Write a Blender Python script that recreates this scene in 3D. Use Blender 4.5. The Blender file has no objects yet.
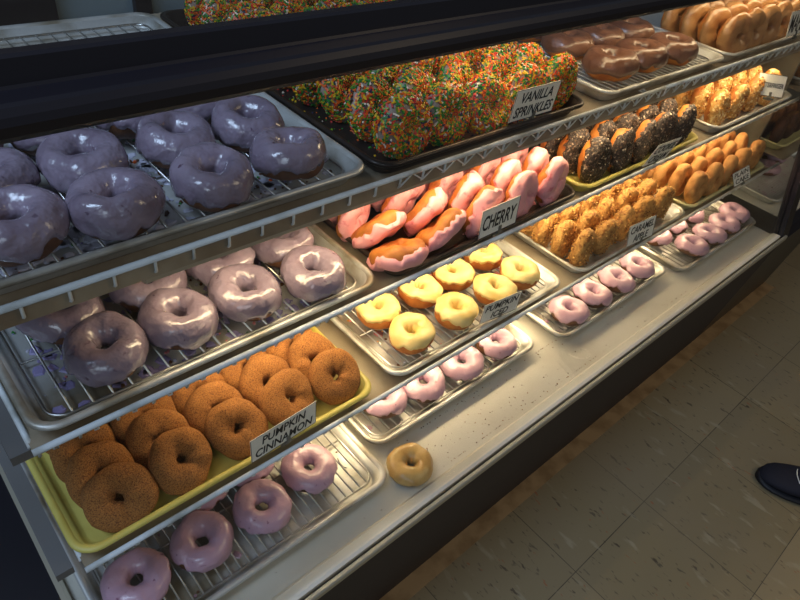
import bpy, bmesh, math, random
from mathutils import Vector, Matrix, noise
PI = math.pi
SC = bpy.context.scene
COL = SC.collection
rnd = random.Random(7)

# ------------------------------------------------------------------ helpers
def srgb(r, g, b):
    f = lambda c: (c/255/12.92) if c/255 <= .04045 else ((c/255+.055)/1.055)**2.4
    return (f(r), f(g), f(b), 1)

def mat(name, col, rough=.5, metal=0., coat=0., bump=None, mix=None, mix2=None, spec=.5, sub=0., emit=None, trans=None):
    """mix = (colour2, noise scale, threshold, softness); bump = (scale, strength, distance)"""
    m = bpy.data.materials.new(name); m.use_nodes = True
    nt = m.node_tree; N = nt.nodes; L = nt.links
    b = N['Principled BSDF']
    b.inputs['Base Color'].default_value = col
    b.inputs['Roughness'].default_value = rough
    b.inputs['Metallic'].default_value = metal
    b.inputs['Coat Weight'].default_value = coat
    b.inputs['Coat Roughness'].default_value = .12
    b.inputs['Specular IOR Level'].default_value = spec
    if sub:
        b.inputs['Subsurface Weight'].default_value = sub
        b.inputs['Subsurface Radius'].default_value = (.01, .006, .004)
        b.inputs['Subsurface Scale'].default_value = .3
    if emit:
        b.inputs['Emission Color'].default_value = emit[0]; b.inputs['Emission Strength'].default_value = emit[1]
    tc = N.new('ShaderNodeTexCoord'); oi = N.new('ShaderNodeObjectInfo')
    vm = N.new('ShaderNodeVectorMath'); vm.operation = 'ADD'
    sc = N.new('ShaderNodeMath'); sc.operation = 'MULTIPLY'; sc.inputs[1].default_value = 3.
    L.new(oi.outputs['Random'], sc.inputs[0]); L.new(tc.outputs['Object'], vm.inputs[0]); L.new(sc.outputs[0], vm.inputs[1])
    prev = None
    for mx in (mix, mix2):
        if not mx: continue
        n = N.new('ShaderNodeTexNoise'); n.inputs['Scale'].default_value = mx[1]; n.inputs['Detail'].default_value = 4
        L.new(vm.outputs[0], n.inputs['Vector'])
        r = N.new('ShaderNodeMapRange'); r.inputs['From Min'].default_value = mx[2]-mx[3]; r.inputs['From Max'].default_value = mx[2]+mx[3]
        L.new(n.outputs['Fac'], r.inputs['Value'])
        c = N.new('ShaderNodeMix'); c.data_type = 'RGBA'
        c.inputs['A'].default_value = col; c.inputs['B'].default_value = mx[0]
        if prev: L.new(prev, c.inputs['A'])
        L.new(r.outputs[0], c.inputs['Factor']); prev = c.outputs['Result']
    if prev: L.new(prev, b.inputs['Base Color'])
    if bump:
        n = N.new('ShaderNodeTexNoise'); n.inputs['Scale'].default_value = bump[0]; n.inputs['Detail'].default_value = 3
        L.new(vm.outputs[0], n.inputs['Vector'])
        bp = N.new('ShaderNodeBump'); bp.inputs['Strength'].default_value = bump[1]; bp.inputs['Distance'].default_value = bump[2]
        L.new(n.outputs['Fac'], bp.inputs['Height']); L.new(bp.outputs[0], b.inputs['Normal'])
    return m

def glass_mat(name, tint, refl):
    m = bpy.data.materials.new(name); m.use_nodes = True
    nt = m.node_tree; N = nt.nodes; L = nt.links; N.clear()
    o = N.new('ShaderNodeOutputMaterial'); t = N.new('ShaderNodeBsdfTransparent'); g = N.new('ShaderNodeBsdfGlossy')
    t.inputs['Color'].default_value = tint; g.inputs['Roughness'].default_value = .02
    l0 = N.new('ShaderNodeLayerWeight'); l0.inputs['Blend'].default_value = .5
    pw = N.new('ShaderNodeMath'); pw.operation = 'POWER'; pw.inputs[1].default_value = 4.
    lw = N.new('ShaderNodeMath'); lw.operation = 'MULTIPLY_ADD'; lw.inputs[1].default_value = refl; lw.inputs[2].default_value = .015
    L.new(l0.outputs['Facing'], pw.inputs[0]); L.new(pw.outputs[0], lw.inputs[0])
    mx = N.new('ShaderNodeMixShader'); L.new(lw.outputs[0], mx.inputs[0]); L.new(t.outputs[0], mx.inputs[1]); L.new(g.outputs[0], mx.inputs[2])
    L.new(mx.outputs[0], o.inputs[0]); return m

def link(name, bm, m, parent=None, smooth=False, loc=None):
    me = bpy.data.meshes.new(name)
    bmesh.ops.recalc_face_normals(bm, faces=bm.faces[:])
    bm.to_mesh(me); bm.free()
    for mm in (m if isinstance(m, (list, tuple)) else [m]): me.materials.append(mm)
    if smooth:
        me.polygons.foreach_set('use_smooth', [True]*len(me.polygons))
    o = bpy.data.objects.new(name, me); COL.objects.link(o)
    if parent: o.parent = parent
    if loc: o.location = loc
    return o

def tag(o, label=None, cat=None, group=None, kind=None):
    if label: o['label'] = label
    if cat: o['category'] = cat
    if group: o['group'] = group
    if kind: o['kind'] = kind
    return o

def empty(name, loc, label, cat, group=None):
    o = bpy.data.objects.new(name, None); COL.objects.link(o); o.location = loc; o.empty_display_size = .02
    return tag(o, label, cat, group)

def box(bm, x0, x1, y0, y1, z0, z1):
    v = [bm.verts.new(p) for p in ((x0,y0,z0),(x1,y0,z0),(x1,y1,z0),(x0,y1,z0),(x0,y0,z1),(x1,y0,z1),(x1,y1,z1),(x0,y1,z1))]
    for f in ((0,3,2,1),(4,5,6,7),(0,1,5,4),(1,2,6,5),(2,3,7,6),(3,0,4,7)): bm.faces.new([v[i] for i in f])

def boxo(name, x0, x1, y0, y1, z0, z1, m, parent=None, bev=0.):
    bm = bmesh.new(); box(bm, x0, x1, y0, y1, z0, z1)
    if bev: bmesh.ops.bevel(bm, geom=bm.edges[:], offset=bev, segments=2, affect='EDGES')
    return link(name, bm, m, parent)

def prism(bm, prof, x0, x1):
    """prof: (y, z) outline swept along x"""
    a = [bm.verts.new((x0, y, z)) for y, z in prof]; b = [bm.verts.new((x1, y, z)) for y, z in prof]
    n = len(prof)
    for i in range(n): bm.faces.new((a[i], a[(i+1) % n], b[(i+1) % n], b[i]))
    bm.faces.new(a[::-1]); bm.faces.new(b)

def tube(bm, pts, r, seg=6, closed=False, caps=True):
    pts = [Vector(p) for p in pts]; n = len(pts); rings = []; up = None
    for i, p in enumerate(pts):
        if closed: d = (pts[(i+1) % n]-pts[i-1])
        else: d = pts[min(i+1, n-1)]-pts[max(i-1, 0)]
        d.normalize()
        if up is None: up = Vector((0, 0, 1)) if abs(d.z) < .9 else Vector((1, 0, 0))
        s = d.cross(up).normalized(); up = s.cross(d).normalized()
        rings.append([bm.verts.new(p+(s*math.cos(2*PI*k/seg)+up*math.sin(2*PI*k/seg))*r) for k in range(seg)])
    for i in range(n if closed else n-1):
        A, B = rings[i], rings[(i+1) % n]
        for k in range(seg): bm.faces.new((A[k], A[(k+1) % seg], B[(k+1) % seg], B[k]))
    if caps and not closed: bm.faces.new(rings[0][::-1]); bm.faces.new(rings[-1])

def rrect(x0, x1, y0, y1, r, n=6):
    out = []
    for cx, cy, a0 in ((x1-r, y1-r, 0), (x0+r, y1-r, PI/2), (x0+r, y0+r, PI), (x1-r, y0+r, 1.5*PI)):
        for k in range(n+1):
            a = a0+PI/2*k/n; out.append((cx+r*math.cos(a), cy+r*math.sin(a)))
    return out

# ------------------------------------------------------------------ materials
M = {}
M['lav'] = mat('lavender_icing', srgb(142,126,142), .26, coat=.9, bump=(36, .9, .009), mix=(srgb(86,62,80), 95, .69, .03), mix2=(srgb(120,104,120), 22, .55, .12), sub=.1)
M['pink'] = mat('pink_icing', srgb(192,154,172), .34, coat=.4, bump=(60, .5, .005), mix=(srgb(140,92,118), 110, .69, .03), sub=.1)
M['cherry'] = mat('cherry_icing', srgb(238,166,170), .45, coat=.15, bump=(90, .4, .004), mix=(srgb(216,120,132), 70, .64, .05), sub=.15)
M['squash'] = mat('pumpkin_icing', srgb(232,208,140), .42, coat=.15, bump=(55, .3, .004), mix=(srgb(222,190,110), 30, .55, .1), sub=.1)
M['tan'] = mat('tan_icing', srgb(196,160,96), .35, coat=.4, bump=(60, .3, .004), mix=(srgb(170,128,66), 40, .55, .12), sub=.1)
M['choc'] = mat('milk_chocolate_icing', srgb(118,80,60), .34, coat=.35, bump=(50, .5, .006), mix=(srgb(94,60,44), 25, .55, .1))
M['maple'] = mat('maple_icing', srgb(182,132,80), .38, coat=.4, bump=(70, .5, .005), mix=(srgb(156,104,58), 35, .55, .1))
M['white'] = mat('vanilla_icing', srgb(150,130,116), .5, coat=.1, bump=(60, .3, .004))
M['dark'] = mat('dark_cookie_icing', srgb(52,38,34), .55, bump=(220, 1., .005), mix=(srgb(150,128,108), 200, .59, .04))
M['butter'] = mat('butterscotch_icing', srgb(206,154,84), .5, bump=(160, .8, .005), mix=(srgb(236,206,142), 90, .57, .05))
M['dough'] = mat('fried_dough', srgb(196,122,48), .6, bump=(160, .35, .002), mix=(srgb(158,84,28), 50, .52, .14))
M['darkdough'] = mat('dark_fried_dough', srgb(112,70,40), .6, bump=(160, .35, .002), mix=(srgb(84,50,26), 50, .52, .14))
M['cinn'] = mat('cinnamon_sugar', srgb(184,120,56), .85, bump=(1000, 1., .003), mix=(srgb(118,66,26), 600, .53, .09), mix2=(srgb(210,150,84), 1100, .62, .07))
M['cake'] = mat('plain_cake_dough', srgb(206,150,86), .75, bump=(320, .8, .003), mix=(srgb(172,110,52), 60, .56, .14))
M['caramel'] = mat('caramel_coating', srgb(206,154,82), .7, bump=(180, 1., .005), mix=(srgb(156,98,42), 110, .56, .1))
M['chocake'] = mat('chocolate_cake_dough', srgb(74,44,30), .7, bump=(260, .5, .002), mix=(srgb(48,28,20), 60, .55, .14))
SPR = [mat('sprinkle_'+n, c, .45) for n, c in (('orange', srgb(226,96,22)), ('green', srgb(40,124,44)), ('yellow', srgb(226,176,30)), ('red', srgb(206,50,44)), ('cream', srgb(236,214,190)), ('lime', srgb(124,156,40)), ('indigo', srgb(54,52,84)))]
CRD = [mat('crumb_black', srgb(44,34,30), .7), mat('crumb_cream', srgb(224,206,178), .6), mat('crumb_brown', srgb(96,70,52), .7)]
CRB = [mat('crumb_gold', srgb(216,154,66), .6), mat('crumb_pale', srgb(244,218,160), .6), mat('crumb_rust', srgb(156,90,34), .6)]
CRC = [mat('nut_gold', srgb(206,150,74), .65), mat('nut_pale', srgb(228,184,110), .65), mat('nut_brown', srgb(142,88,36), .65)]
M['alu'] = mat('worn_aluminium', (.64,.64,.62,1), .40, .5, bump=(40, .08, .002), mix=(srgb(146,136,116), 14, .58, .12))
M['darkpan'] = mat('blackened_pan', srgb(58,50,46), .32, .6, bump=(40, .1, .002), mix=(srgb(92,72,56), 16, .6, .1))
M['yellow'] = mat('yellow_plastic', srgb(206,192,100), .42, mix=(srgb(180,160,70), 12, .58, .12))
M['cream'] = mat('cream_plastic', srgb(214,206,150), .42, mix=(srgb(190,180,120), 12, .58, .12))
M['wire'] = mat('chrome_wire', (.52,.51,.49,1), .28, 1.)
M['coat'] = mat('white_coated_wire', srgb(226,230,232), .4, mix=(srgb(168,168,160), 20, .6, .1))
M['sheet'] = mat('shelf_sheet', srgb(172,158,136), .5, .15, mix=(srgb(138,120,98), 12, .55, .12))
M['lampbody'] = mat('lamp_housing', srgb(182,168,146), .45, .1)
M['bracket'] = mat('grey_bracket', srgb(118,116,116), .45, .3)
M['black'] = mat('black_powder_coat', srgb(26,24,30), .32, bump=(60, .05, .001))
M['blackmat'] = mat('black_laminate', srgb(46,38,40), .55, mix=(srgb(38,32,34), 8, .5, .2))
M['deck'] = mat('deck_enamel', srgb(206,202,190), .38, mix=(srgb(186,180,166), 5, .55, .14), mix2=(srgb(120,96,70), 120, .74, .02))
M['trim'] = mat('trim_metal', srgb(196,190,170), .35, .6)
M['paper'] = mat('white_card', srgb(244,242,232), .5)
M['ink'] = mat('black_ink', srgb(22,22,24), .6)
M['clip'] = mat('grey_clip', srgb(120,120,112), .35, .6)
M['tubeglow'] = mat('lamp_tube', srgb(255,225,180), .4, emit=((1., .80, .52, 1), 2.))
M['back'] = mat('rear_door_panel', srgb(128,146,156), .35)
M['glass'] = glass_mat('case_glass', (.975, .985, .98, 1), .5)

# ------------------------------------------------------------------ doughnuts
class Shape:
    def __init__(s, R, rh, h, sq=.85): s.R, s.rh, s.h, s.sq = R, rh, h, sq
    def pt(s, phi, th, off=0., seed=0., amp=.0015):
        a = (s.R-s.rh)/2; b = s.h/2; Rc = (s.R+s.rh)/2
        c, q = math.cos(th), math.sin(th)
        sg = lambda v, e: math.copysign(abs(v)**e, v)
        x = a*sg(c, s.sq); z = b*sg(q, s.sq)
        nl = Vector((c/a, q/b)).normalized()
        x += nl.x*off; z += nl.y*off
        r = Rc+x
        d = noise.noise(Vector((math.cos(phi)*1.3+seed*7.1, math.sin(phi)*1.3, q*.9+seed*3.3)))*amp*2
        d += noise.noise(Vector((r*math.cos(phi)*70+seed, r*math.sin(phi)*70, z*70+seed)))*amp*.8
        ec = 1+.03*math.sin(2*phi+seed*5)
        r = (r+d*nl.x)*(ec if c > 0 else 1); z += d*nl.y
        r = max(r, .0012)
        return Vector((r*math.cos(phi), r*math.sin(phi), z))

def dough_bm(sh, seed, nphi=44, nth=20, amp=.0015):
    bm = bmesh.new()
    g = [[bm.verts.new(sh.pt(2*PI*i/nphi, 2*PI*j/nth, 0, seed, amp)) for j in range(nth)] for i in range(nphi)]
    for i in range(nphi):
        for j in range(nth):
            bm.faces.new((g[i][j], g[(i+1) % nphi][j], g[(i+1) % nphi][(j+1) % nth], g[i][(j+1) % nth]))
    return bm

def icing_lim(phi, seed, lo, amp):
    n = noise.noise(Vector((math.cos(phi)*1.7+seed*9, math.sin(phi)*1.7, seed)))+.6*noise.noise(Vector((math.cos(phi)*5+seed*4, math.sin(phi)*5, 5+seed)))
    return math.radians(lo+amp*n*1.6)

def icing_bm(sh, seed, lo, amp, thick, nphi=72, nth=22, damp=.0015):
    bm = bmesh.new(); g = []
    for i in range(nphi):
        phi = 2*PI*i/nphi; a0 = icing_lim(phi, seed, lo, amp); a1 = PI+math.radians(35)
        row = []
        for j in range(nth+1):
            t = j/nth; u = min(t, 1-t)*9
            off = -.0008+(thick+.0008)*(1-(1-min(u, 1))**2)
            off += .0012*max(0, 1-abs(t-.09)/.08)*(1 if t < .5 else 0)      # fat rolled edge
            row.append(bm.verts.new(sh.pt(phi, a0+(a1-a0)*t, off, seed, damp)))
        g.append(row)
    for i in range(nphi):
        for j in range(nth): bm.faces.new((g[i][j], g[(i+1) % nphi][j], g[(i+1) % nphi][j+1], g[i][j+1]))
    return bm

def bits_bm(sh, seed, n, nm, lo, hi, size, rod, weights=None, amp=.0015):
    """sprinkles (rod) or crumbs scattered over the icing"""
    bm = bmesh.new(); r = random.Random(int(seed*100)+3)
    for _ in range(n):
        phi = r.uniform(0, 2*PI); th = math.radians(r.uniform(lo, hi))
        p = sh.pt(phi, th, .0018, seed, amp); q = sh.pt(phi, th, .0060, seed, amp)
        nl = (q-p).normalized()
        t = Vector((r.gauss(0, 1), r.gauss(0, 1), r.gauss(0, 1))); t = (t-t.dot(nl)*nl).normalized()
        t = (t+nl*r.uniform(-.2, .5)).normalized(); s = t.cross(nl).normalized(); w = s.cross(t)
        p = p+nl*size*.25
        if rod: hx, hy, hz = size/2*r.uniform(.7, 1.1), size*.145, size*.145
        else:
            k = r.uniform(.5, 1.3); hx, hy, hz = size/2*k, size/2*k*r.uniform(.5, 1), size/2*k*r.uniform(.5, .9)
        vs = []
        for a, b, c in ((-1,-1,-1),(1,-1,-1),(1,1,-1),(-1,1,-1),(-1,-1,1),(1,-1,1),(1,1,1),(-1,1,1)):
            j = 1 if rod else r.uniform(.6, 1.1)
            vs.append(bm.verts.new(p+t*hx*a*j+s*hy*b*j+w*hz*c*j))
        mi = r.choices(range(nm), weights)[0]
        for f in ((0,3,2,1),(4,5,6,7),(0,1,5,4),(1,2,6,5),(2,3,7,6),(3,0,4,7)):
            bm.faces.new([vs[i] for i in f]).material_index = mi
    return bm

def mesh_of(name, bm, mats, smooth=True):
    o = link(name, bm, mats, smooth=smooth); me = o.data
    bpy.data.objects.remove(o); return me

def kind(name, shape, dough, ice=None, lo=-12, amp=22, thick=.0022, bits=None, variants=3, damp=.0015):
    """a list of prototype part lists (part name, mesh, kind)"""
    out = []
    for v in range(variants):
        sd = 1.37*(v+1)+len(name)*.13
        parts = [('dough' if (ice or bits) else name, mesh_of(name+'_dough', dough_bm(shape, sd, amp=damp), M[dough]), None)]
        if ice: parts.append(('icing', mesh_of(name+'_icing', icing_bm(shape, sd, lo, amp, thick, damp=damp), M[ice]), None))
        if bits:
            bn, mats, n, size, rod, w, l0, l1 = bits
            parts.append((bn, mesh_of(name+'_'+bn, bits_bm(shape, sd, n, len(mats), l0, l1, size, rod, w, damp), mats, False), 'stuff'))
        out.append(parts)
    return dict(name=name, shape=shape, parts=out)

K = {}
K['lav'] = kind('glazed_doughnut', Shape(.0438, .0118, .041, .95), 'darkdough', 'lav', -24, 28, .0026, variants=5, damp=.0014)
K['lavs'] = kind('glazed_doughnut', Shape(.043, .0110, .039, .95), 'darkdough', 'lav', -28, 28, .0026, variants=5, damp=.0014)
K['pink'] = kind('glazed_doughnut', Shape(.0425, .0115, .030, .95), 'darkdough', 'pink', -12, 30, .0024, variants=5, damp=.0012)
K['squash'] = kind('iced_doughnut', Shape(.0395, .0095, .033), 'dough', 'squash', 10, 22, .0024, variants=4)
K['tan'] = kind('iced_doughnut', Shape(.0385, .0085, .028), 'darkdough', 'tan', -20, 12, .0022, variants=1)
K['choc'] = kind('chocolate_doughnut', Shape(.049, .013, .042, .95), 'dough', 'choc', -24, 18, .0024, variants=3, damp=.0014)
K['cherry'] = kind('cherry_doughnut', Shape(.043, .0075, .029), 'dough', 'cherry', -12, 26, .0032, variants=5, damp=.0022)
K['maple'] = kind('maple_doughnut', Shape(.045, .008, .031), 'dough', 'maple', -12, 16, .0024, variants=3)
K['spr'] = kind('sprinkled_doughnut', Shape(.0408, .006, .0275, 1.0), 'darkdough', 'white', -12, 16, .0024, bits=('sprinkles', SPR, 1250, .0078, True, (30, 24, 20, 10, 5, 12, 5), -38, 205), variants=4)
K['cookie'] = kind('cookie_doughnut', Shape(.043, .007, .031), 'dough', 'dark', -2, 22, .0024, bits=('cookie_crumbs', CRD, 420, .0034, False, (56, 6, 38), 6, 200), variants=4)
K['butter'] = kind('crumb_doughnut', Shape(.043, .007, .031), 'dough', 'butter', -10, 22, .0024, bits=('candy_crumbs', CRB, 260, .0044, False, (44, 34, 22), 10, 200), variants=3)
K['caramel'] = kind('caramel_doughnut', Shape(.041, .006, .029), 'caramel', None, bits=('nut_crumbs', CRC, 260, .0032, False, (50, 30, 20), -170, 190), variants=4, damp=.0018)
K['cinn'] = kind('cinnamon_doughnut', Shape(.0425, .0055, .031), 'cinn', variants=5, damp=.002)
K['cake'] = kind('cake_doughnut', Shape(.0445, .006, .031), 'cake', variants=4, damp=.002)
K['chocake'] = kind('chocolate_cake_doughnut', Shape(.0425, .006, .031), 'chocake', variants=2, damp=.002)

def place(kd, x, y, base, n=(0, 0, 1), label='', cat='doughnut', group=None, v=None, spin=None):
    k = K[kd]; sh = k['shape']; parts = k['parts'][(rnd.randrange(len(k['parts'])) if v is None else v) % len(k['parts'])]
    n = Vector(n).normalized(); st = math.sqrt(max(0, 1-n.z*n.z)); hh = sh.h/2
    ext = (sh.R-hh)*st+hh+.001
    z = base+ext
    sp = rnd.uniform(0, 2*PI) if spin is None else spin
    Mx = Matrix.Translation((x, y, z)) @ n.to_track_quat('Z', 'Y').to_matrix().to_4x4() @ Matrix.Rotation(sp, 4, 'Z')
    if len(parts) == 1:
        o = bpy.data.objects.new(k['name'], parts[0][1]); COL.objects.link(o); o.matrix_world = Mx
        return tag(o, label, cat, group)
    r = bpy.data.objects.new(k['name'], None); COL.objects.link(r); r.empty_display_size = .02; r.matrix_world = Mx
    tag(r, label, cat, group)
    for nm, me, kn in parts:
        o = bpy.data.objects.new(nm, me); COL.objects.link(o); o.parent = r
        if kn: o['kind'] = kn
    return r

ORD = ['first', 'second', 'third', 'fourth', 'fifth', 'sixth', 'seventh', 'eighth']
ROW = ['front row', 'second row', 'third row', 'fourth row', 'fifth row', 'sixth row', 'seventh row', 'eighth row', 'ninth row', 'tenth row', 'eleventh row']
def rows(kd, data, base, nfun, desc, group, jit=.06):
    for ri, row in enumerate(data):
        row = sorted(row)
        for ci, p in enumerate(row):
            if len(p) > 2: n = Vector(p[2])
            else:
                n = Vector(nfun(ri, ci)) + Vector((rnd.uniform(-jit, jit), rnd.uniform(-jit, jit), rnd.uniform(-jit, jit)))
            pos = 'leftmost' if ci == 0 and len(row) > 1 else 'rightmost' if ci == len(row)-1 and len(row) > 1 else ORD[ci]+' from left'
            place(kd, p[0], p[1], base, n, '%s, %s in the %s' % (desc, pos, ROW[ri]), group=group)

# ------------------------------------------------------------------ trays, racks, cards
TW, TD = .457, .62
def tray(x, y, z, m, label, depth=TD, group=None):
    """z = height of the rim top; the pan stands .025 lower"""
    t = empty('baking_tray', (x+TW/2, y+depth/2, z-.025), label, 'baking tray', group)
    ox, oy = x+TW/2, y+depth/2
    def loops(prof, nm, cap0, cap1):
        bm = bmesh.new(); rr = []
        for ins, dz in prof:
            rr.append([bm.verts.new((px-ox, py-oy, dz+.025)) for px, py in rrect(x+ins, x+TW-ins, y+ins, y+depth-ins, max(.03-ins*.6, .006))])
        k = len(rr[0])
        for a, b in zip(rr, rr[1:]):
            for i in range(k): bm.faces.new((a[i], a[(i+1) % k], b[(i+1) % k], b[i]))
        if cap0: bm.faces.new(rr[0])
        if cap1: bm.faces.new(rr[-1])
        return link(nm, bm, m, t, True)
    pan = loops([(.018, -.0245), (.0165, -.023), (.0085, -.003), (.0095, -.0025), (.0155, -.0205), (.022, -.0228)], 'pan', True, True)
    for p in pan.data.polygons:
        if len(p.vertices) > 4: p.use_smooth = False
    loops([(.0085, -.003), (.0015, -.0062), (0, -.004), (0, -.0015), (.002, .0004), (.005, .0006), (.0078, -.0006), (.0095, -.0028)], 'rim', False, False)
    return t

def rack(x, y, z, label, pitch=.02, depth=TD):
    """cooling rack standing in a tray whose rim top is z"""
    t = empty('cooling_rack', (x+TW/2, y+depth/2, z-.0228), label, 'cooling rack')
    X, Y, Z0 = x+TW/2, y+depth/2, z-.0228
    zt = .0105
    bm = bmesh.new()
    tube(bm, [(px-X, py-Y, zt) for px, py in rrect(x+.022, x+TW-.022, y+.022, y+depth-.022, .02)], .0019, 6, True)
    for fx in (x+.045, x+TW-.045):
        for fy in (y+.08, y+depth-.08):
            tube(bm, [(fx-X, fy-Y-.012, zt-.002), (fx-X, fy-Y-.006, .0016), (fx-X, fy-Y+.006, .0016), (fx-X, fy-Y+.012, zt-.002)], .0014, 5)
    link('frame', bm, M['wire'], t, True)
    bm = bmesh.new()
    n = int((TW-.06)/pitch); s = (TW-.044)/(n+1)
    for i in range(1, n+1):
        wx = x+.022+s*i-X
        tube(bm, [(wx, y+.022-Y, zt+.0008), (wx, y+depth-.022-Y, zt+.0008)], .0014, 5)
    for k in (.12, .32, .5):
        tube(bm, [(x+.022-X, y+k-Y, zt-.0012), (x+TW-.022-X, y+k-Y, zt-.0012)], .0016, 5)
    link('wires', bm, M['wire'], t, True)
    return t

def crumbs(x0, x1, y0, y1, z, n, mats, size, label, name='crumbs', flat=.35, seed=1, blobs=0, cluster=None):
    bm = bmesh.new(); r = random.Random(seed)
    for i in range(n):
        if cluster:
            c = r.choice(cluster); px = min(max(r.gauss(c[0], c[2]), x0), x1); py = min(max(r.gauss(c[1], c[2]), y0), y1)
        else: px, py = r.uniform(x0, x1), r.uniform(y0, y1)
        k = size*r.uniform(.4, 1.3); a = r.uniform(0, 2*PI)
        if i < blobs: k = size*r.uniform(2, 4.5)
        m = 6; hz = min(k*flat, .003) if i >= blobs else .0012
        ring = []; top = []
        for j in range(m):
            q = a+2*PI*j/m; rr = k/2*r.uniform(.6, 1.2)
            ring.append(bm.verts.new((px+rr*math.cos(q), py+rr*math.sin(q), z)))
            top.append(bm.verts.new((px+rr*.7*math.cos(q), py+rr*.7*math.sin(q), z+hz)))
        mi = r.randrange(len(mats)) if i >= blobs else 0
        for j in range(m): bm.faces.new((ring[j], ring[(j+1) % m], top[(j+1) % m], top[j])).material_index = mi
        bm.faces.new(top).material_index = mi
    o = link(name, bm, mats)
    return tag(o, label, 'crumbs', kind='stuff')

def sign(lines, BL, BR, U, h, label, slant=.18):
    BL, BR, U = Vector(BL), Vector(BR), Vector(U)
    w = (BR-BL).length; ex = (BR-BL).normalized(); ey = (U-U.dot(ex)*ex).normalized(); ez = ex.cross(ey)
    root = empty('flavour_sign', BL, label, 'sign')
    sk = U.dot(ex)/U.dot(ey)*0
    root.matrix_world = Matrix(((ex.x, ey.x, ez.x, BL.x), (ex.y, ey.y, ez.y, BL.y), (ex.z, ey.z, ez.z, BL.z), (0, 0, 0, 1)))
    bm = bmesh.new(); box(bm, 0, w, 0, h, -.0004, .0004); link('card', bm, M['paper'], root)
    bm = bmesh.new()
    for a, b, c, dd in ((0, w, 0, .0009), (0, w, h-.0009, h), (0, .0009, 0, h), (w-.0009, w, 0, h)): box(bm, a, b, c, dd, .0004, .0006)
    link('border', bm, M['ink'], root)
    cu = bpy.data.curves.new('lettering', 'FONT'); cu.body = '\n'.join(lines); cu.align_x = 'CENTER'; cu.shear = slant; cu.offset = .018; cu.space_line = .98; cu.extrude = .01; cu.resolution_u = 3
    to = bpy.data.objects.new('t', cu); COL.objects.link(to); bpy.context.view_layer.update()
    me = bpy.data.meshes.new_from_object(to.evaluated_get(bpy.context.evaluated_depsgraph_get())); bpy.data.objects.remove(to); bpy.data.curves.remove(cu)
    xs = [v.co.x for v in me.vertices]; ys = [v.co.y for v in me.vertices]
    sx = w*.88/(max(xs)-min(xs)); sy = min(h*.78/(max(ys)-min(ys)), sx*1.7)
    cx, cy = (max(xs)+min(xs))/2, (max(ys)+min(ys))/2
    for v in me.vertices: v.co = Vector(((v.co.x-cx)*sx+w/2, (v.co.y-cy)*sy+h/2, .0006+(v.co.z+.01)*.01))
    me.materials.clear(); me.materials.append(M['ink'])
    o = bpy.data.objects.new('lettering', me); COL.objects.link(o); o.parent = root
    bm = bmesh.new(); cxm = w*.55
    box(bm, cxm-.005, cxm+.005, -.010, .012, -.004, -.0005); box(bm, cxm-.0035, cxm+.0035, -.004, .010, .0006, .0022)
    bmesh.ops.bevel(bm, geom=bm.edges[:], offset=.0006, segments=1, affect='EDGES')
    tube(bm, [(cxm-.012, -.006, -.003), (cxm+.012, -.006, -.003)], .003, 8)
    link('clip', bm, M['clip'], root)
    return root

# ------------------------------------------------------------------ the room
def struct(o): o['kind'] = 'structure'; return o
FZ = -.482
def floor_mat():
    m = bpy.data.materials.new('vinyl_tiles'); m.use_nodes = True; nt = m.node_tree; N = nt.nodes; L = nt.links; b = N['Principled BSDF']
    tc = N.new('ShaderNodeTexCoord'); mp = N.new('ShaderNodeMapping'); mp.inputs['Location'].default_value = (-.898+.3048*20, .173+.3048*20, 0)
    L.new(tc.outputs['Object'], mp.inputs['Vector'])
    br = N.new('ShaderNodeTexBrick'); br.offset = 0; br.inputs['Scale'].default_value = 1; br.inputs['Brick Width'].default_value = .3048; br.inputs['Row Height'].default_value = .3048
    br.inputs['Mortar Size'].default_value = .0011; br.inputs['Mortar Smooth'].default_value = .3; br.inputs['Bias'].default_value = 0
    br.inputs['Color1'].default_value = srgb(146,130,98); br.inputs['Color2'].default_value = srgb(132,118,88); br.inputs['Mortar'].default_value = srgb(58,50,42)
    L.new(mp.outputs[0], br.inputs['Vector'])
    m2 = N.new('ShaderNodeMapping'); m2.inputs['Rotation'].default_value = (0, 0, .5); m2.inputs['Scale'].default_value = (1, .35, 1); L.new(tc.outputs['Object'], m2.inputs['Vector'])
    cur = br.outputs['Color']
    for scale, thr, soft, col in ((85, .66, .03, srgb(84,74,60)), (70, .70, .02, srgb(60,48,40)), (34, .68, .04, srgb(160,148,120)), (4, .55, .15, srgb(138,124,100)), (90, .72, .02, srgb(150,96,64))):
        n = N.new('ShaderNodeTexNoise'); n.inputs['Scale'].default_value = scale; n.inputs['Detail'].default_value = 3; L.new(m2.outputs[0], n.inputs['Vector'])
        r = N.new('ShaderNodeMapRange'); r.inputs['From Min'].default_value = thr-soft; r.inputs['From Max'].default_value = thr+soft; r.inputs['To Max'].default_value = .8 if scale > 10 else .5
        L.new(n.outputs['Fac'], r.inputs['Value'])
        c = N.new('ShaderNodeMix'); c.data_type = 'RGBA'; L.new(cur, c.inputs['A']); c.inputs['B'].default_value = col; L.new(r.outputs[0], c.inputs['Factor']); cur = c.outputs['Result']
    L.new(cur, b.inputs['Base Color']); b.inputs['Roughness'].default_value = .42
    return m
bm = bmesh.new(); box(bm, -2.6, 5.2, -3.2, 3.2, FZ-.05, FZ); struct(link('floor', bm, floor_mat()))
wallm = mat('painted_wall', srgb(120,108,96), .8, bump=(40, .1, .002))
struct(boxo('wall_back', -2.6, 5.2, 3.2, 3.3, FZ, 2.4, wallm))
struct(boxo('wall_right', 5.2, 5.3, -3.2, 3.3, FZ, 2.4, wallm))
tag(boxo('floor_strip', -.2, 2.5, .024, .066, FZ, FZ+.0015, mat('brown_vinyl', srgb(168,138,98), .5, mix=(srgb(140,112,76), 18, .55, .1))), 'brown vinyl strip on the floor along the foot of the case', 'floor strip', kind='structure')
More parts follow.
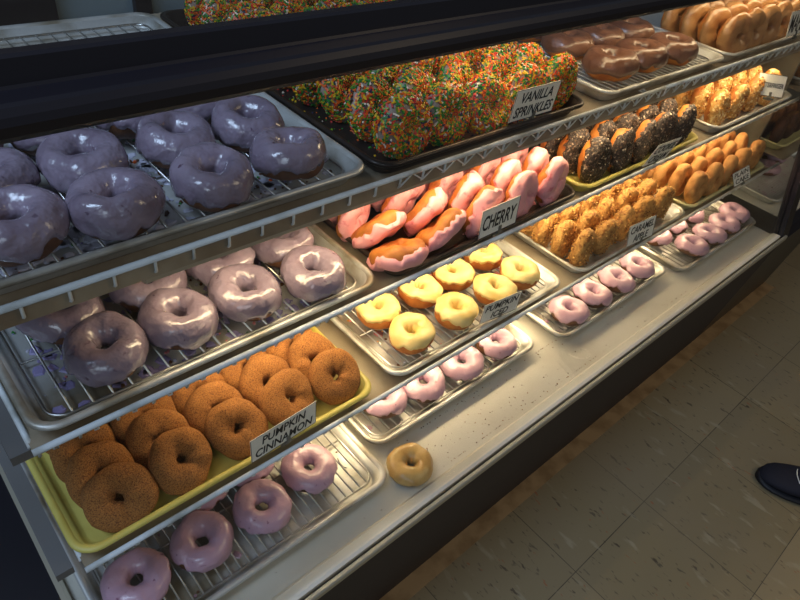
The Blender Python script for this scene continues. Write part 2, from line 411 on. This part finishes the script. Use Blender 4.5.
bpy.data.objects['floor_strip'].name = 'trim_1'

# ------------------------------------------------------------------ the display case
RY = .17
def rail_profile():
    return [(.226, .690), (.222, .7003), (.202, .7038), (.198, .702), (.195, .684), (.193, .6817), (.172, .6817), (.168, .680), (.1635, .675), (.1615, .669), (.162, .661), (.165, .6562), (.170, .654), (.188, .654), (.2, .664), (.226, .672)]
def rail(root, x0, x1):
    bm = bmesh.new(); prism(bm, rail_profile(), x0, x1); return link('top_rail', bm, M['black'], root)

case = empty('display_case', (1., .45, FZ), 'long black glass-fronted display case with cream deck holding the doughnut trays', 'display case')
def rel(o, root):
    o.parent = root; o.matrix_parent_inverse = Matrix.Translation(-Vector(root.location)); return o
def cbox(nm, *a, root=None, bev=0.):
    r = root or case
    return rel(boxo(nm, *a, bev=bev), r)
cbox('deck', -.015, 1.932, .035, .92, -.030, -.025, M['deck'])
bm = bmesh.new(); prism(bm, [(.009, -.034), (.009, -.017), (.014, -.0155), (.030, -.0175), (.036, -.0252), (.036, -.034)], -.015, 1.932); rel(link('deck_lip', bm, M['deck']), case)
bm = bmesh.new(); prism(bm, [(-.004, -.030), (-.004, -.019), (-.002, -.0165), (.003, -.0165), (.0045, -.02), (.0045, -.030)], -.015, 1.955); rel(link('front_trim', bm, M['trim']), case)
bm = bmesh.new(); prism(bm, [(0, -.030), (.064, FZ), (.09, FZ), (.09, -.034)], -.02, 1.94); rel(link('front_panel', bm, M['blackmat']), case)
cbox('base', -.02, 1.94, .09, .92, FZ, -.034, M['black'])
cbox('left_deck_strip', -.017, -.006, .035, .92, -.025, -.016, M['trim'])
cbox('end_frame', -.30, -.017, -.01, .92, FZ, -.022, M['black'])
# right end frame: sill between the two cases and sloping post on the glass edge
cbox('right_sill', 1.932, 2.06, .02, .92, -.10, -.026, M['black'])
gy = lambda z: .02+.228*z
bm = bmesh.new()
prism(bm, [(gy(-.03)-.012, -.03), (gy(.655)-.012, .655), (gy(.655)+.018, .655), (gy(-.03)+.018, -.03)], 1.935, 1.985); rel(link('sloping_post', bm, M['black'], None), case)
bm = bmesh.new(); prism(bm, [(gy(-.012)-.0, -.015), (gy(.66), .66), (gy(.66)+.004, .66), (gy(-.012)+.004, -.015)], -.012, 1.935); rel(link('front_glass', bm, M['glass']), case)
bm = bmesh.new(); v = [(-.0, 0)]
rel(rail(None, -.35, 2.0), case)
bm = bmesh.new(); box(bm, -.34, 1.99, .225, .90, .694, .699); rel(link('top_glass', bm, M['glass']), case)
bm = bmesh.new(); prism(bm, [(gy(-.02)+.01, -.024), (gy(.655)+.012, .655), (.90, .66), (.90, -.024)], 1.990, 1.995); rel(link('end_glass', bm, M['glass']), case)
cbox('rear_panel', -.30, 2.0, .90, .93, -.024, .70, M['back'])
cbox('rear_door_frame', -.30, .335, .885, .8995, .0, .70, M['black'])
cbox('rear_post', .47, .50, .885, .8995, -.02, .69, M['black'])

# shelves
zr = {'B': 0., 'C': .154, 'D': .347, 'E': .511}
yb = {'C': .127, 'D': .157, 'E': .176}
def shelf(lv, x0, x1, label, zig, yback=.88):
    z = zr[lv]-.0257; y = yb[lv]; zb = zr[lv]-.004
    t = empty('wire_shelf', ((x0+x1)/2, y, z), label, 'shelf')
    o = boxo('shelf_sheet', x0+.002, x1-.002, y+.014, yback, z-.0012, z, M['sheet']); rel(o, t)
    bm = bmesh.new(); tube(bm, [(x0, y, zb), (x1, y, zb)], .0036, 10); rel(link('front_bar', bm, M['coat'], None, True), t)
    bm = bmesh.new(); n = int((x1-x0)/.04); top = lv == 'E'
    if top:
        rel(boxo('fascia', x0+.002, x1-.002, y+.004, y+.0055, z-.003, zb-.001, M['sheet']), t)
    bm.free(); sp = (x1-x0-.012)/n; zz = zb-.017; zig_pts = []
    for i in range(n+1):
        wx = x0+.006+sp*i; bm = bmesh.new()
        if top: pts = [(wx, y+.001, zb-.001), (wx, y+.0015, zz), (wx, y+.0045, zz-.002), (wx, y+.012, z-.0045), (wx, yback, z-.0032)]
        else: pts = [(wx, y+.002, zb+.0), (wx, y+.012, z-.002), (wx, yback, z-.0032)]
        tube(bm, pts, .0017, 5); rel(link('wire', bm, M['coat'], None, True), t)
        if top and wx > .45: zig_pts += [(wx, y+.0012, zz), (wx+sp*.5, y+.001, zb-.003)]
        elif not top: zig_pts += [(wx+.012, y, zb-.002), (wx+.0125, y-.001, zb-.0065), (wx+.0165, y-.001, zb-.007), (wx+.017, y, zb-.002)]
    bm = bmesh.new(); tube(bm, [p for p in zig_pts if p[0] < x1], .0013, 5); rel(link('zigzag_wire', bm, M['coat'], None, True), t)
    for sx in (x0+.003, x1-.003):
        bm = bmesh.new(); tube(bm, [(sx, y+.03, z-.004), (sx, y+.05, z+.001), (sx, yback, z+.001)], .0034, 8); rel(link('side_bar', bm, M['coat'], None, True), t)
    for bx in ({'C': -.012, 'D': -.004, 'E': x0-.004}[lv] if x0 < .5 else x0, x1-.010):
        bm = bmesh.new(); prism(bm, [(y+.03, z-.007), (y+.03, z-.020), (y+.07, z-.034), (yback, z-.05), (yback, z-.007)], bx, bx+.02); rel(link('bracket', bm, M['bracket']), t)
    return t
shelf('E', .002, 1.135, 'white wire shelf with zigzag edge holding the top left trays', True)
shelf('E', 1.142, 1.985, 'white wire shelf with zigzag edge holding the top right trays', True)
shelf('D', .014, 1.985, 'white wire shelf at mid height, between the top shelf and the lowest shelf', False)
shelf('C', .016, 1.985, 'white wire shelf nearest the deck, carrying the cinnamon doughnut tray', False)

# lamps under the shelves
def lamp(lv, x0, x1, y, z, depth, power, label, big=False):
    t = empty('shelf_lamp', ((x0+x1)/2, y, z), label, 'lamp')
    h = .016 if big else .012
    o = boxo('lamp_housing', x0, x1, y-depth/2, y+depth/2, z, z+h, M['lampbody'], bev=.002); rel(o, t)
    bm = bmesh.new(); tube(bm, [(x0+.03, y, z-.006), (x1-.03, y, z-.006)], .005, 10); rel(link('tube', bm, M['tubeglow'], None, True), t)
    ld = bpy.data.lights.new('glow', 'AREA'); ld.shape = 'RECTANGLE'; ld.size = x1-x0-.06; ld.size_y = .02; ld.energy = power; ld.color = (1., .77, .45)
    lo = bpy.data.objects.new('glow', ld); COL.objects.link(lo); lo.location = (0, 0, -.0125); lo.parent = t
    return t
lamp('E', .16, 1.93, .222, .4655, .06, 2.5, 'slim lamp fixed beneath the front edge of the top shelf', True)
lamp('D', .20, 1.93, .26, .300, .05, 3.7, 'slim lamp fixed beneath the middle shelf')
lamp('C', .34, 1.93, .22, .107, .05, 3.0, 'slim lamp fixed beneath the lowest shelf')
lamp('T', .62, 1.93, .262, .652, .05, 1.25, 'slim lamp fixed beneath the black top rail')

# ------------------------------------------------------------------ trays, row by row
T = {}
def tr(key, x, y, lv, m, label, rk=None, pitch=.02, depth=TD):
    tray(x, y, zr[lv], M[m], label, depth); T[key] = (x, y, zr[lv])
    if rk: rack(x, y, zr[lv], rk, pitch, depth)
tr('B1', .008, .072, 'B', 'alu', 'aluminium tray on the deck at the near end, below the cinnamon doughnuts', 'wire rack under the four large pink glazed doughnuts nearest the left end', .0145)
tr('B2', .476, .132, 'B', 'alu', 'aluminium tray on the deck beside the lone tan doughnut', 'wire rack under pink doughnuts below the yellow iced doughnuts', .0165)
tr('B3', .986, .108, 'B', 'alu', 'aluminium tray on the deck below the caramel nut doughnuts', 'wire rack under pink doughnuts below the caramel nut doughnuts', .0165)
tr('B4', 1.468, .080, 'B', 'alu', 'aluminium tray on the deck against the far right end', 'wire rack under pink doughnuts at the far right of the deck', .0165)
tr('C1', .013, .140, 'C', 'yellow', 'bright yellow tray full of standing cinnamon doughnuts')
tr('C2', .503, .138, 'C', 'alu', 'aluminium tray holding yellow iced pumpkin doughnuts', 'wire rack under the yellow iced pumpkin doughnuts', .0145)
tr('C3', 1.008, .136, 'C', 'alu', 'aluminium tray holding caramel nut doughnuts')
tr('C4', 1.482, .140, 'C', 'cream', 'pale yellow tray of plain cake doughnuts at the far right')
tr('D1', .020, .171, 'D', 'alu', 'aluminium tray of lavender glazed doughnuts on the middle shelf', 'wire rack under the lavender doughnuts on the middle shelf', .0215)
tr('D2', .495, .168, 'D', 'darkpan', 'blackened tray holding cherry iced doughnuts')
tr('D3', .966, .170, 'D', 'yellow', 'yellow tray holding cookie crumb doughnuts on the middle shelf')
tr('D4', 1.500, .170, 'D', 'alu', 'aluminium tray of golden crumb doughnuts at the right of the middle shelf')
tr('E1', .009, .204, 'E', 'alu', 'aluminium tray of big lavender doughnuts on the top shelf', 'wire rack under the big lavender doughnuts on the top shelf', .0215)
tr('E2', .472, .196, 'E', 'darkpan', 'blackened tray holding rainbow sprinkled doughnuts')
tr('E3', .990, .200, 'E', 'alu', 'aluminium tray holding shiny chocolate iced doughnuts', 'wire rack under the shiny chocolate doughnuts', .0165)
tr('E4', 1.460, .200, 'E', 'alu', 'aluminium tray of standing maple doughnuts at the top right')

rk = lambda lv: zr[lv]-.0228+.0105+.0012
fl = lambda lv: zr[lv]-.0228
UP = lambda r, c: (0, 0, 1)
# purple, top shelf
rows('lav', [[(.078,.268),(.169,.258),(.275,.256),(.380,.262)], [(.080,.362),(.173,.352),(.281,.352),(.377,.352)], [(.075,.452),(.168,.450),(.263,.442),(.358,.440)]], rk('E'), UP, 'big lavender doughnut on the top shelf', 'lavender doughnuts on the top shelf', .10)
rows('lavs', [[(.122,.238),(.209,.240),(.299,.238),(.395,.224)], [(.103,.322),(.209,.318),(.305,.312),(.401,.306)]], rk('D'), UP, 'lavender doughnut on the middle shelf', 'lavender doughnuts on the middle shelf', .09)
# pink on the deck
rows('pink', [[(.070,.158),(.165,.155),(.263,.150),(.361,.165)], [(.201,.238),(.285,.235)]], rk('B'), UP, 'pink doughnut on the nearest deck rack', 'pink doughnuts at the left of the deck', .06)
rows('pink', [[(.553,.207),(.644,.192),(.745,.186),(.848,.186)]], rk('B'), UP, 'pink doughnut below the yellow iced doughnuts', 'pink doughnuts below the pumpkin iced tray', .06)
rows('pink', [[(1.070,.158),(1.168,.162),(1.267,.161),(1.367,.162)], [(1.062,.250),(1.155,.252)]], rk('B'), UP, 'pink doughnut below the caramel nut tray', 'pink doughnuts below the caramel tray', .06)
rows('pink', [[(1.590,.128),(1.690,.128),(1.790,.130),(1.878,.142)], [(1.540,.215),(1.640,.218),(1.745,.220)]], rk('B'), UP, 'pink doughnut on the far right deck rack', 'pink doughnuts at the far right of the deck', .06)
place('tan', .509, .070+.006, -.0255, (0, 0, 1), 'single tan iced doughnut lying directly on the cream deck', spin=1.)
# cinnamon
cn = lambda r, c: (-.02, -.62, .72)
rows('cinn', [[(.083,.185),(.166,.190),(.252,.193),(.338,.195),(.422,.193)],
              [(.078,.228),(.160,.234),(.242,.236),(.330,.240),(.415,.238)],
              [(.076,.272),(.158,.276),(.238,.278),(.318,.282),(.402,.282)],
              [(.078,.316),(.158,.320),(.240,.322),(.322,.326),(.410,.328)]], fl('C'), cn, 'cinnamon doughnut standing in the yellow tray', 'cinnamon doughnuts in the yellow tray', .12)
# pumpkin iced
rows('squash', [[(.588,.197),(.696,.194),(.802,.196),(.886,.204)], [(.580,.276),(.679,.274),(.766,.274),(.866,.286)], [(.586,.362),(.690,.360),(.790,.360)]], rk('C'), UP, 'yellow iced pumpkin doughnut on the rack', 'pumpkin iced doughnuts', .06)
# cherry
rows('cherry', [[(.528,.200,(-.05,-.52,-.86)),(.615,.204,(.30,-.72,-.58)),(.705,.200,(.30,-.93,-.10)),(.800,.198,(.22,-.96,.05)),(.893,.202,(.22,-.96,.05))],
                [(.538,.258,(.10,-.70,-.62)),(.628,.252,(.32,-.78,-.45)),(.712,.243,(.34,-.92,-.1)),(.806,.240,(.28,-.95,.0)),(.892,.246,(.3,-.95,.0))],
                [(.527,.305,(.48,-.86,-.05)),(.622,.298,(.30,-.88,-.25)),(.708,.288,(.34,-.92,0)),(.802,.285,(.3,-.95,.05)),(.890,.291,(.3,-.95,.05))],
                [(.535,.352,(.3,-.93,.0)),(.625,.343,(.3,-.93,.0)),(.712,.333,(.3,-.93,.0)),(.802,.331,(.3,-.93,.1)),(.892,.336,(.3,-.93,.1))]], fl('D'), None, 'cherry iced doughnut in the dark tray', 'cherry doughnuts')
# cookie
st = lambda r, c: (.10, -.97, .10)
rows('cookie', [[(1.040,.212),(1.122,.208),(1.205,.208),(1.290,.210),(1.372,.208)],
                [(1.034,.255),(1.116,.252),(1.199,.252),(1.284,.254),(1.368,.252)],
                [(1.032,.298),(1.116,.296),(1.199,.296),(1.284,.298),(1.370,.296)],
                [(1.034,.342),(1.114,.338),(1.194,.338),(1.272,.340),(1.348,.338)]], fl('D'), st, 'dark cookie crumb doughnut in yellow tray', 'cookie crumb doughnuts', .12)
rows('butter', [[(1.560,.215),(1.655,.214),(1.750,.214),(1.850,.216)], [(1.562,.262),(1.655,.262),(1.752,.262),(1.850,.262)], [(1.565,.310),(1.660,.310),(1.755,.310),(1.852,.310)]], fl('D'), st, 'golden crumb doughnut on the middle shelf', 'golden crumb doughnuts', .12)
# chocolate
rows('choc', [[(1.090,.272),(1.195,.272),(1.312,.268)], [(1.095,.376),(1.205,.378),(1.318,.376)], [(1.098,.482),(1.208,.482),(1.320,.480)]], rk('E'), UP, 'shiny chocolate doughnut on the top shelf', 'chocolate doughnuts on the top shelf', .06)
rows('maple', [[(1.520,.235),(1.605,.238),(1.690,.240),(1.775,.242),(1.860,.242)], [(1.515,.280),(1.600,.282),(1.685,.284),(1.772,.286),(1.86,.286)], [(1.510,.326),(1.595,.328),(1.682,.330),(1.77,.332),(1.858,.332)], [(1.508,.372),(1.592,.374),(1.68,.376),(1.77,.378),(1.858,.378)]], fl('E'), lambda r, c: (-.22, -.93, .25), 'maple doughnut on the top shelf', 'maple doughnuts at the top right', .14)
# caramel nut
rows('caramel', [[(1.062,.178),(1.140,.176),(1.222,.184),(1.312,.186),(1.400,.184)], [(1.050,.222),(1.132,.222),(1.216,.228),(1.304,.230),(1.396,.228)], [(1.045,.266),(1.128,.266),(1.214,.272),(1.302,.274),(1.392,.272)], [(1.050,.312),(1.130,.312),(1.216,.316),(1.304,.318),(1.394,.316)]], fl('C'), st, 'caramel nut doughnut on the lowest shelf', 'caramel nut doughnuts', .12)
rows('cake', [[(1.545,.172),(1.632,.170),(1.720,.172),(1.810,.174),(1.895,.176)], [(1.540,.216),(1.626,.214),(1.714,.216),(1.804,.218),(1.893,.220)], [(1.538,.260),(1.624,.258),(1.712,.260),(1.802,.262),(1.892,.264)], [(1.538,.304),(1.626,.302),(1.714,.304),(1.804,.306),(1.892,.308)]], fl('C'), st, 'plain cake doughnut in pale yellow tray', 'plain cake doughnuts', .12)
# sprinkles
sp = []
for r in range(9):
    sp.append([(.545+.0865*c+rnd.uniform(-.006, .006), .246+.064*r+rnd.uniform(-.004, .004)) for c in range(5)])
rows('spr', sp, fl('E'), lambda r, c: (.02, -.93, .28), 'rainbow sprinkled doughnut in the dark tray', 'rainbow sprinkled doughnuts', .22)

# spilt sprinkles, icing and crumbs
drip = mat('spilt_icing', srgb(198,196,214), .5); lilac = mat('spilt_lilac_icing', srgb(150,140,186), .4); rose = mat('spilt_rose_icing', srgb(224,140,140), .5); brown = mat('brown_crumb', srgb(96,62,40), .7)
def spill(key, n, size, mats, label, blobs, seed, dz=.0003):
    x, y, z = T[key]; crumbs(x+.03, x+TW-.03, y+.03, y+.5, z-.0228+dz, n, mats, size, label, 'spilled_crumbs', seed=seed, blobs=blobs)
spill('E1', 1900, .005, [drip, brown, drip, SPR[1], brown, SPR[0], brown, lilac, drip], 'pale icing drips and sprinkles spilt under the top shelf lavender doughnuts', 620, 1)
spill('D1', 1300, .005, [lilac, brown, lilac, SPR[1], rose, drip], 'lilac icing drips and crumbs spilt under the middle shelf lavender doughnuts', 420, 2)
spill('C2', 500, .005, [rose, brown, CRB[0], drip, rose], 'rosy icing flakes and crumbs spilt under the pumpkin iced doughnuts', 40, 3)
spill('B1', 120, .004, [M['pink'], brown], 'pink drips and crumbs spilt in the nearest deck tray', 14, 4)
spill('B2', 160, .004, [M['pink'], brown], 'pink drips and crumbs spilt in the deck tray beside the tan doughnut', 30, 5)
spill('B3', 160, .004, [M['pink'], brown], 'pink drips and crumbs spilt in the deck tray below the caramel doughnuts', 20, 6)
spill('D2', 200, .004, [M['cherry'], brown], 'pink icing flakes spilt in the dark cherry tray', 20, 8)
spill('C3', 500, .0035, CRC, 'golden nut crumbs spilt in the caramel doughnut tray', 0, 9)
spill('E2', 900, .004, SPR, 'loose rainbow sprinkles spilt in the dark tray', 0, 10)
crumbs(-.0, 1.9, .045, .13, -.0249, 260, [brown, brown, CRC[2]], .0022, 'fine brown crumbs scattered along the front of the cream deck', 'deck_crumbs', seed=11, cluster=[(.62,.075,.05),(.78,.07,.05),(.95,.07,.06),(1.3,.07,.1),(.70,.09,.04)])

# ------------------------------------------------------------------ signs
sign(['VANILLA', 'SPRINKLES'], (.722,.203,.515), (.823,.201,.515), (0,-.003,.05), .050, 'white sign lettered VANILLA SPRINKLES before the sprinkled doughnuts')
sign(['CHERRY'], (.665,.164,.350), (.756,.165,.350), (-.002,.004,.049), .050, 'white sign lettered CHERRY before the pink iced doughnuts')
sign(['PUMPKIN', 'CINNAMON'], (.240,.136,.157), (.350,.142,.157), (-.003,.002,.045), .045, 'white sign lettered PUMPKIN CINNAMON before the cinnamon doughnuts')
sign(['PUMPKIN', 'ICED'], (.712,.150,.156), (.803,.140,.156), (0,-.001,.045), .045, 'white sign lettered PUMPKIN ICED before the yellow iced doughnuts')
sign(['CARAMEL', 'APPLE'], (1.177,.136,.155), (1.276,.130,.155), (-.004,.010,.047), .050, 'white sign lettered CARAMEL APPLE before the caramel nut doughnuts')
sign(['BUTTERFINGER'], (1.731,.203,.376), (1.783,.153,.376), (.003,.026,.047), .052, 'tilted white sign with one long word before the golden crumb doughnuts', .1)
sign(['COOKIE', 'CREAM'], (1.143,.160,.350), (1.225,.156,.350), (.029,-.016,.054), .056, 'white sign in shade before the cookie crumb doughnuts')
sign(['MAPLE'], (1.740,.200,.515), (1.850,.200,.515), (-.012,.012,.052), .056, 'white sign lettered MAPLE before the standing maple doughnuts')
sign(['PLAIN', 'CAKE'], (1.690,.128,.158), (1.790,.128,.158), (.004,.022,.034), .036, 'small leaning sign before the plain cake doughnuts')
tag(boxo('wax_paper', 1.40, 1.444, .36, .47, .5015, .503, M['paper']), 'small white slip of paper at the right of the chocolate doughnut tray', 'paper')

# ------------------------------------------------------------------ neighbouring case beyond the right end
case2 = empty('display_case', (2.3, .5, FZ), 'neighbouring display case beyond the right end of the long case', 'display case')
cbox('deck', 2.062, 2.55, .05, .90, -.030, -.025, M['deck'], root=case2)
bm = bmesh.new(); prism(bm, [(.004, -.05), (.064, FZ), (.90, FZ), (.90, -.031), (.02, -.031)], 1.945, 2.50); rel(link('base', bm, M['black']), case2)
cbox('side_panel', 2.066, 2.080, .23, .90, -.024, .62, M['sheet'], root=case2)
bm = bmesh.new(); prism(bm, [(gy(-.03)+.0, -.03), (gy(.655), .655), (gy(.655)+.03, .655), (gy(-.03)+.03, -.03)], 2.55, 2.58); rel(link('sloping_post', bm, M['black']), case2)
bm = bmesh.new(); prism(bm, rail_profile(), 2.02, 2.58); rel(link('top_rail', bm, M['black']), case2)
cbox('rear_panel', 2.062, 2.55, .90, .93, -.03, .70, M['back'], root=case2)
tray(2.095, .095, 0., M['alu'], 'aluminium tray of glaze flakes in the neighbouring case')
rack(2.095, .095, 0., 'wire rack with glaze flakes in the neighbouring case', .012)
crumbs(2.12, 2.52, .13, .45, -.0222, 300, [M['pink'], brown, drip], .006, 'pale glaze flakes spilt in the neighbouring case tray', 'spilled_crumbs', seed=21, blobs=60)
for i, (x, y) in enumerate([(2.30,.22), (2.42,.25)]):
    place('pink', x, y, rk('B'), (0, 0, 1), 'pink glazed doughnut in the neighbouring case, %s of the two' % ('left' if i == 0 else 'right'), group='pink doughnuts in the neighbouring case')
for lv, kd, desc in (('C', 'chocake', 'dark chocolate doughnut in the neighbouring case'), ('D', 'cinn', 'cinnamon doughnut in the neighbouring case')):
    t2 = empty('wire_shelf', (2.3, .15, zr[lv]-.0257), 'neighbouring case shelf under the %s doughnuts' % ('dark chocolate' if lv == 'C' else 'cinnamon'), 'shelf')
    rel(boxo('shelf_sheet', 2.085, 2.54, yb[lv]+.014, .88, zr[lv]-.0269, zr[lv]-.0257, M['sheet']), t2)
    bm = bmesh.new(); tube(bm, [(2.085, yb[lv], zr[lv]-.004), (2.54, yb[lv], zr[lv]-.004)], .0036, 8); rel(link('front_bar', bm, M['coat'], None, True), t2)
    tray(2.110, .165 if lv == 'C' else .20, zr[lv], M['cream' if lv == 'C' else 'alu'], '%s tray in the neighbouring case under the %s doughnuts' % (('pale yellow', 'dark chocolate') if lv == 'C' else ('aluminium', 'cinnamon')))
    rows(kd, [[(2.17+.088*c, (.215 if lv == 'C' else .25)) for c in range(4)], [(2.17+.088*c, (.26 if lv == 'C' else .296)) for c in range(4)]], fl(lv), st, desc, desc.replace('doughnut', 'doughnuts'), .1)

# ------------------------------------------------------------------ shoe
def make_shoe():
    tip = Vector((1.540, -.330, FZ)); ax = Vector((.47, -.88, 0)).normalized(); sd = Vector((ax.y, -ax.x, 0))
    root = empty('shoe', tip, 'navy slip-on shoe with pale piping standing on the tiled floor', 'shoe')
    ang = math.atan2(ax.y, ax.x); root.rotation_euler = (0, 0, ang)
    #  s (0..1 along .285 m), half width, height, centre drift
    S = [(0, .006, .020), (.02, .020, .030), (.06, .033, .040), (.13, .043, .047), (.25, .050, .054), (.36, .050, .064), (.48, .046, .078), (.62, .039, .082), (.78, .036, .082), (.90, .035, .086), (.97, .028, .086), (1, .012, .080)]
    Ln = .285
    def ring(bm, s, hw, h, z0, k=1.):
        out = []
        for j in range(20):
            a = 2*PI*j/20; c, q = math.cos(a), math.sin(a)
            y = hw*k*math.copysign(abs(c)**.8, c); z = z0+(h-z0)/2+(h-z0)/2*math.copysign(abs(q)**.8, q)
            if q > 0: y *= 1-.28*q*q
            out.append(bm.verts.new((s*Ln, y, z)))
        return out
    def loft(rings, bm):
        for a, b in zip(rings, rings[1:]):
            for j in range(20): bm.faces.new((a[j], a[(j+1) % 20], b[(j+1) % 20], b[j]))
        bm.faces.new(rings[0]); bm.faces.new(rings[-1][::-1])
    navy = mat('navy_canvas', srgb(22,22,36), .8, bump=(900, .5, .001)); sole = mat('dark_rubber', srgb(20,20,26), .6)
    bm = bmesh.new(); loft([ring(bm, s, w, h, .014) for s, w, h in S], bm); link('upper', bm, navy, root, True)
    bm = bmesh.new(); loft([ring(bm, s*1.02-.01, w+.004, .020, 0, 1) for s, w, h in S], bm); link('sole', bm, sole, root, True)
    bm = bmesh.new()
    rr = []
    for k in range(13):
        a = PI*k/12; s = .40-.12*math.sin(a); w = .043*math.cos(a)
        hs = .0655-.030*abs(math.cos(a))**3-(.40-s)*.10
        rr.append((s*Ln, w*1.02, hs+.0055))
    tube(bm, rr, .0012, 6)
    link('piping', bm, M['paper'], root, True)
    bm = bmesh.new(); tube(bm, [(.46*Ln+.03*math.cos(2*PI*k/24)*1.6+.045, .031*math.sin(2*PI*k/24), .084) for k in range(24)], .0022, 6, True); link('collar', bm, M['paper'], root, True)
    bm = bmesh.new(); tube(bm, [(.72*Ln, 0, .07), (.74*Ln, 0, .10), (.75*Ln, 0, .16)], .033, 16); link('sock', bm, mat('black_sock', srgb(16,16,20), .9), root, True)
make_shoe()

# ------------------------------------------------------------------ light
def area(name, loc, target, size, sy, power, col):
    ld = bpy.data.lights.new(name, 'AREA'); ld.shape = 'RECTANGLE'; ld.size = size; ld.size_y = sy; ld.energy = power; ld.color = col
    o = bpy.data.objects.new(name, ld); COL.objects.link(o); o.location = loc
    o.rotation_euler = (Vector(target)-Vector(loc)).to_track_quat('-Z', 'Y').to_euler(); return o
area('window_daylight', (-1.0, .25, 2.3), (.25, .35, .4), .9, .9, 36, (.55, .72, 1.))
area('front_daylight', (-1.5, -1.7, 1.9), (.2, .1, .1), 0.9, .9, 11, (.68, .82, 1.))
area('ceiling_light', (2.2, -1.6, 2.2), (1.3, -.3, -.48), .9, .9, 11, (1., .77, .48))
w = bpy.data.worlds.new('World'); SC.world = w; w.use_nodes = True
w.node_tree.nodes['Background'].inputs['Color'].default_value = (.75, .85, 1, 1); w.node_tree.nodes['Background'].inputs['Strength'].default_value = .10

# ------------------------------------------------------------------ camera
cam = bpy.data.cameras.new('camera'); co = bpy.data.objects.new('camera', cam); COL.objects.link(co); SC.camera = co
cam.sensor_width = 36; cam.lens = 632.694/800*36; cam.clip_start = .02
R = ((0.7421794, 0.3592965, -0.5657524), (-0.6581257, 0.5502378, -0.5139153), (0.1266503, 0.7537536, 0.6448374))
C = (-0.0153, -0.3131, 0.8986)
co.matrix_world = Matrix((R[0]+(C[0],), R[1]+(C[1],), R[2]+(C[2],), (0, 0, 0, 1)))
vs = SC.view_settings; SC.display_settings.display_device = 'sRGB'
vs.view_transform = 'Standard'; vs.look = 'None'; vs.gamma = 1; vs.exposure = 0; vs.use_curve_mapping = False
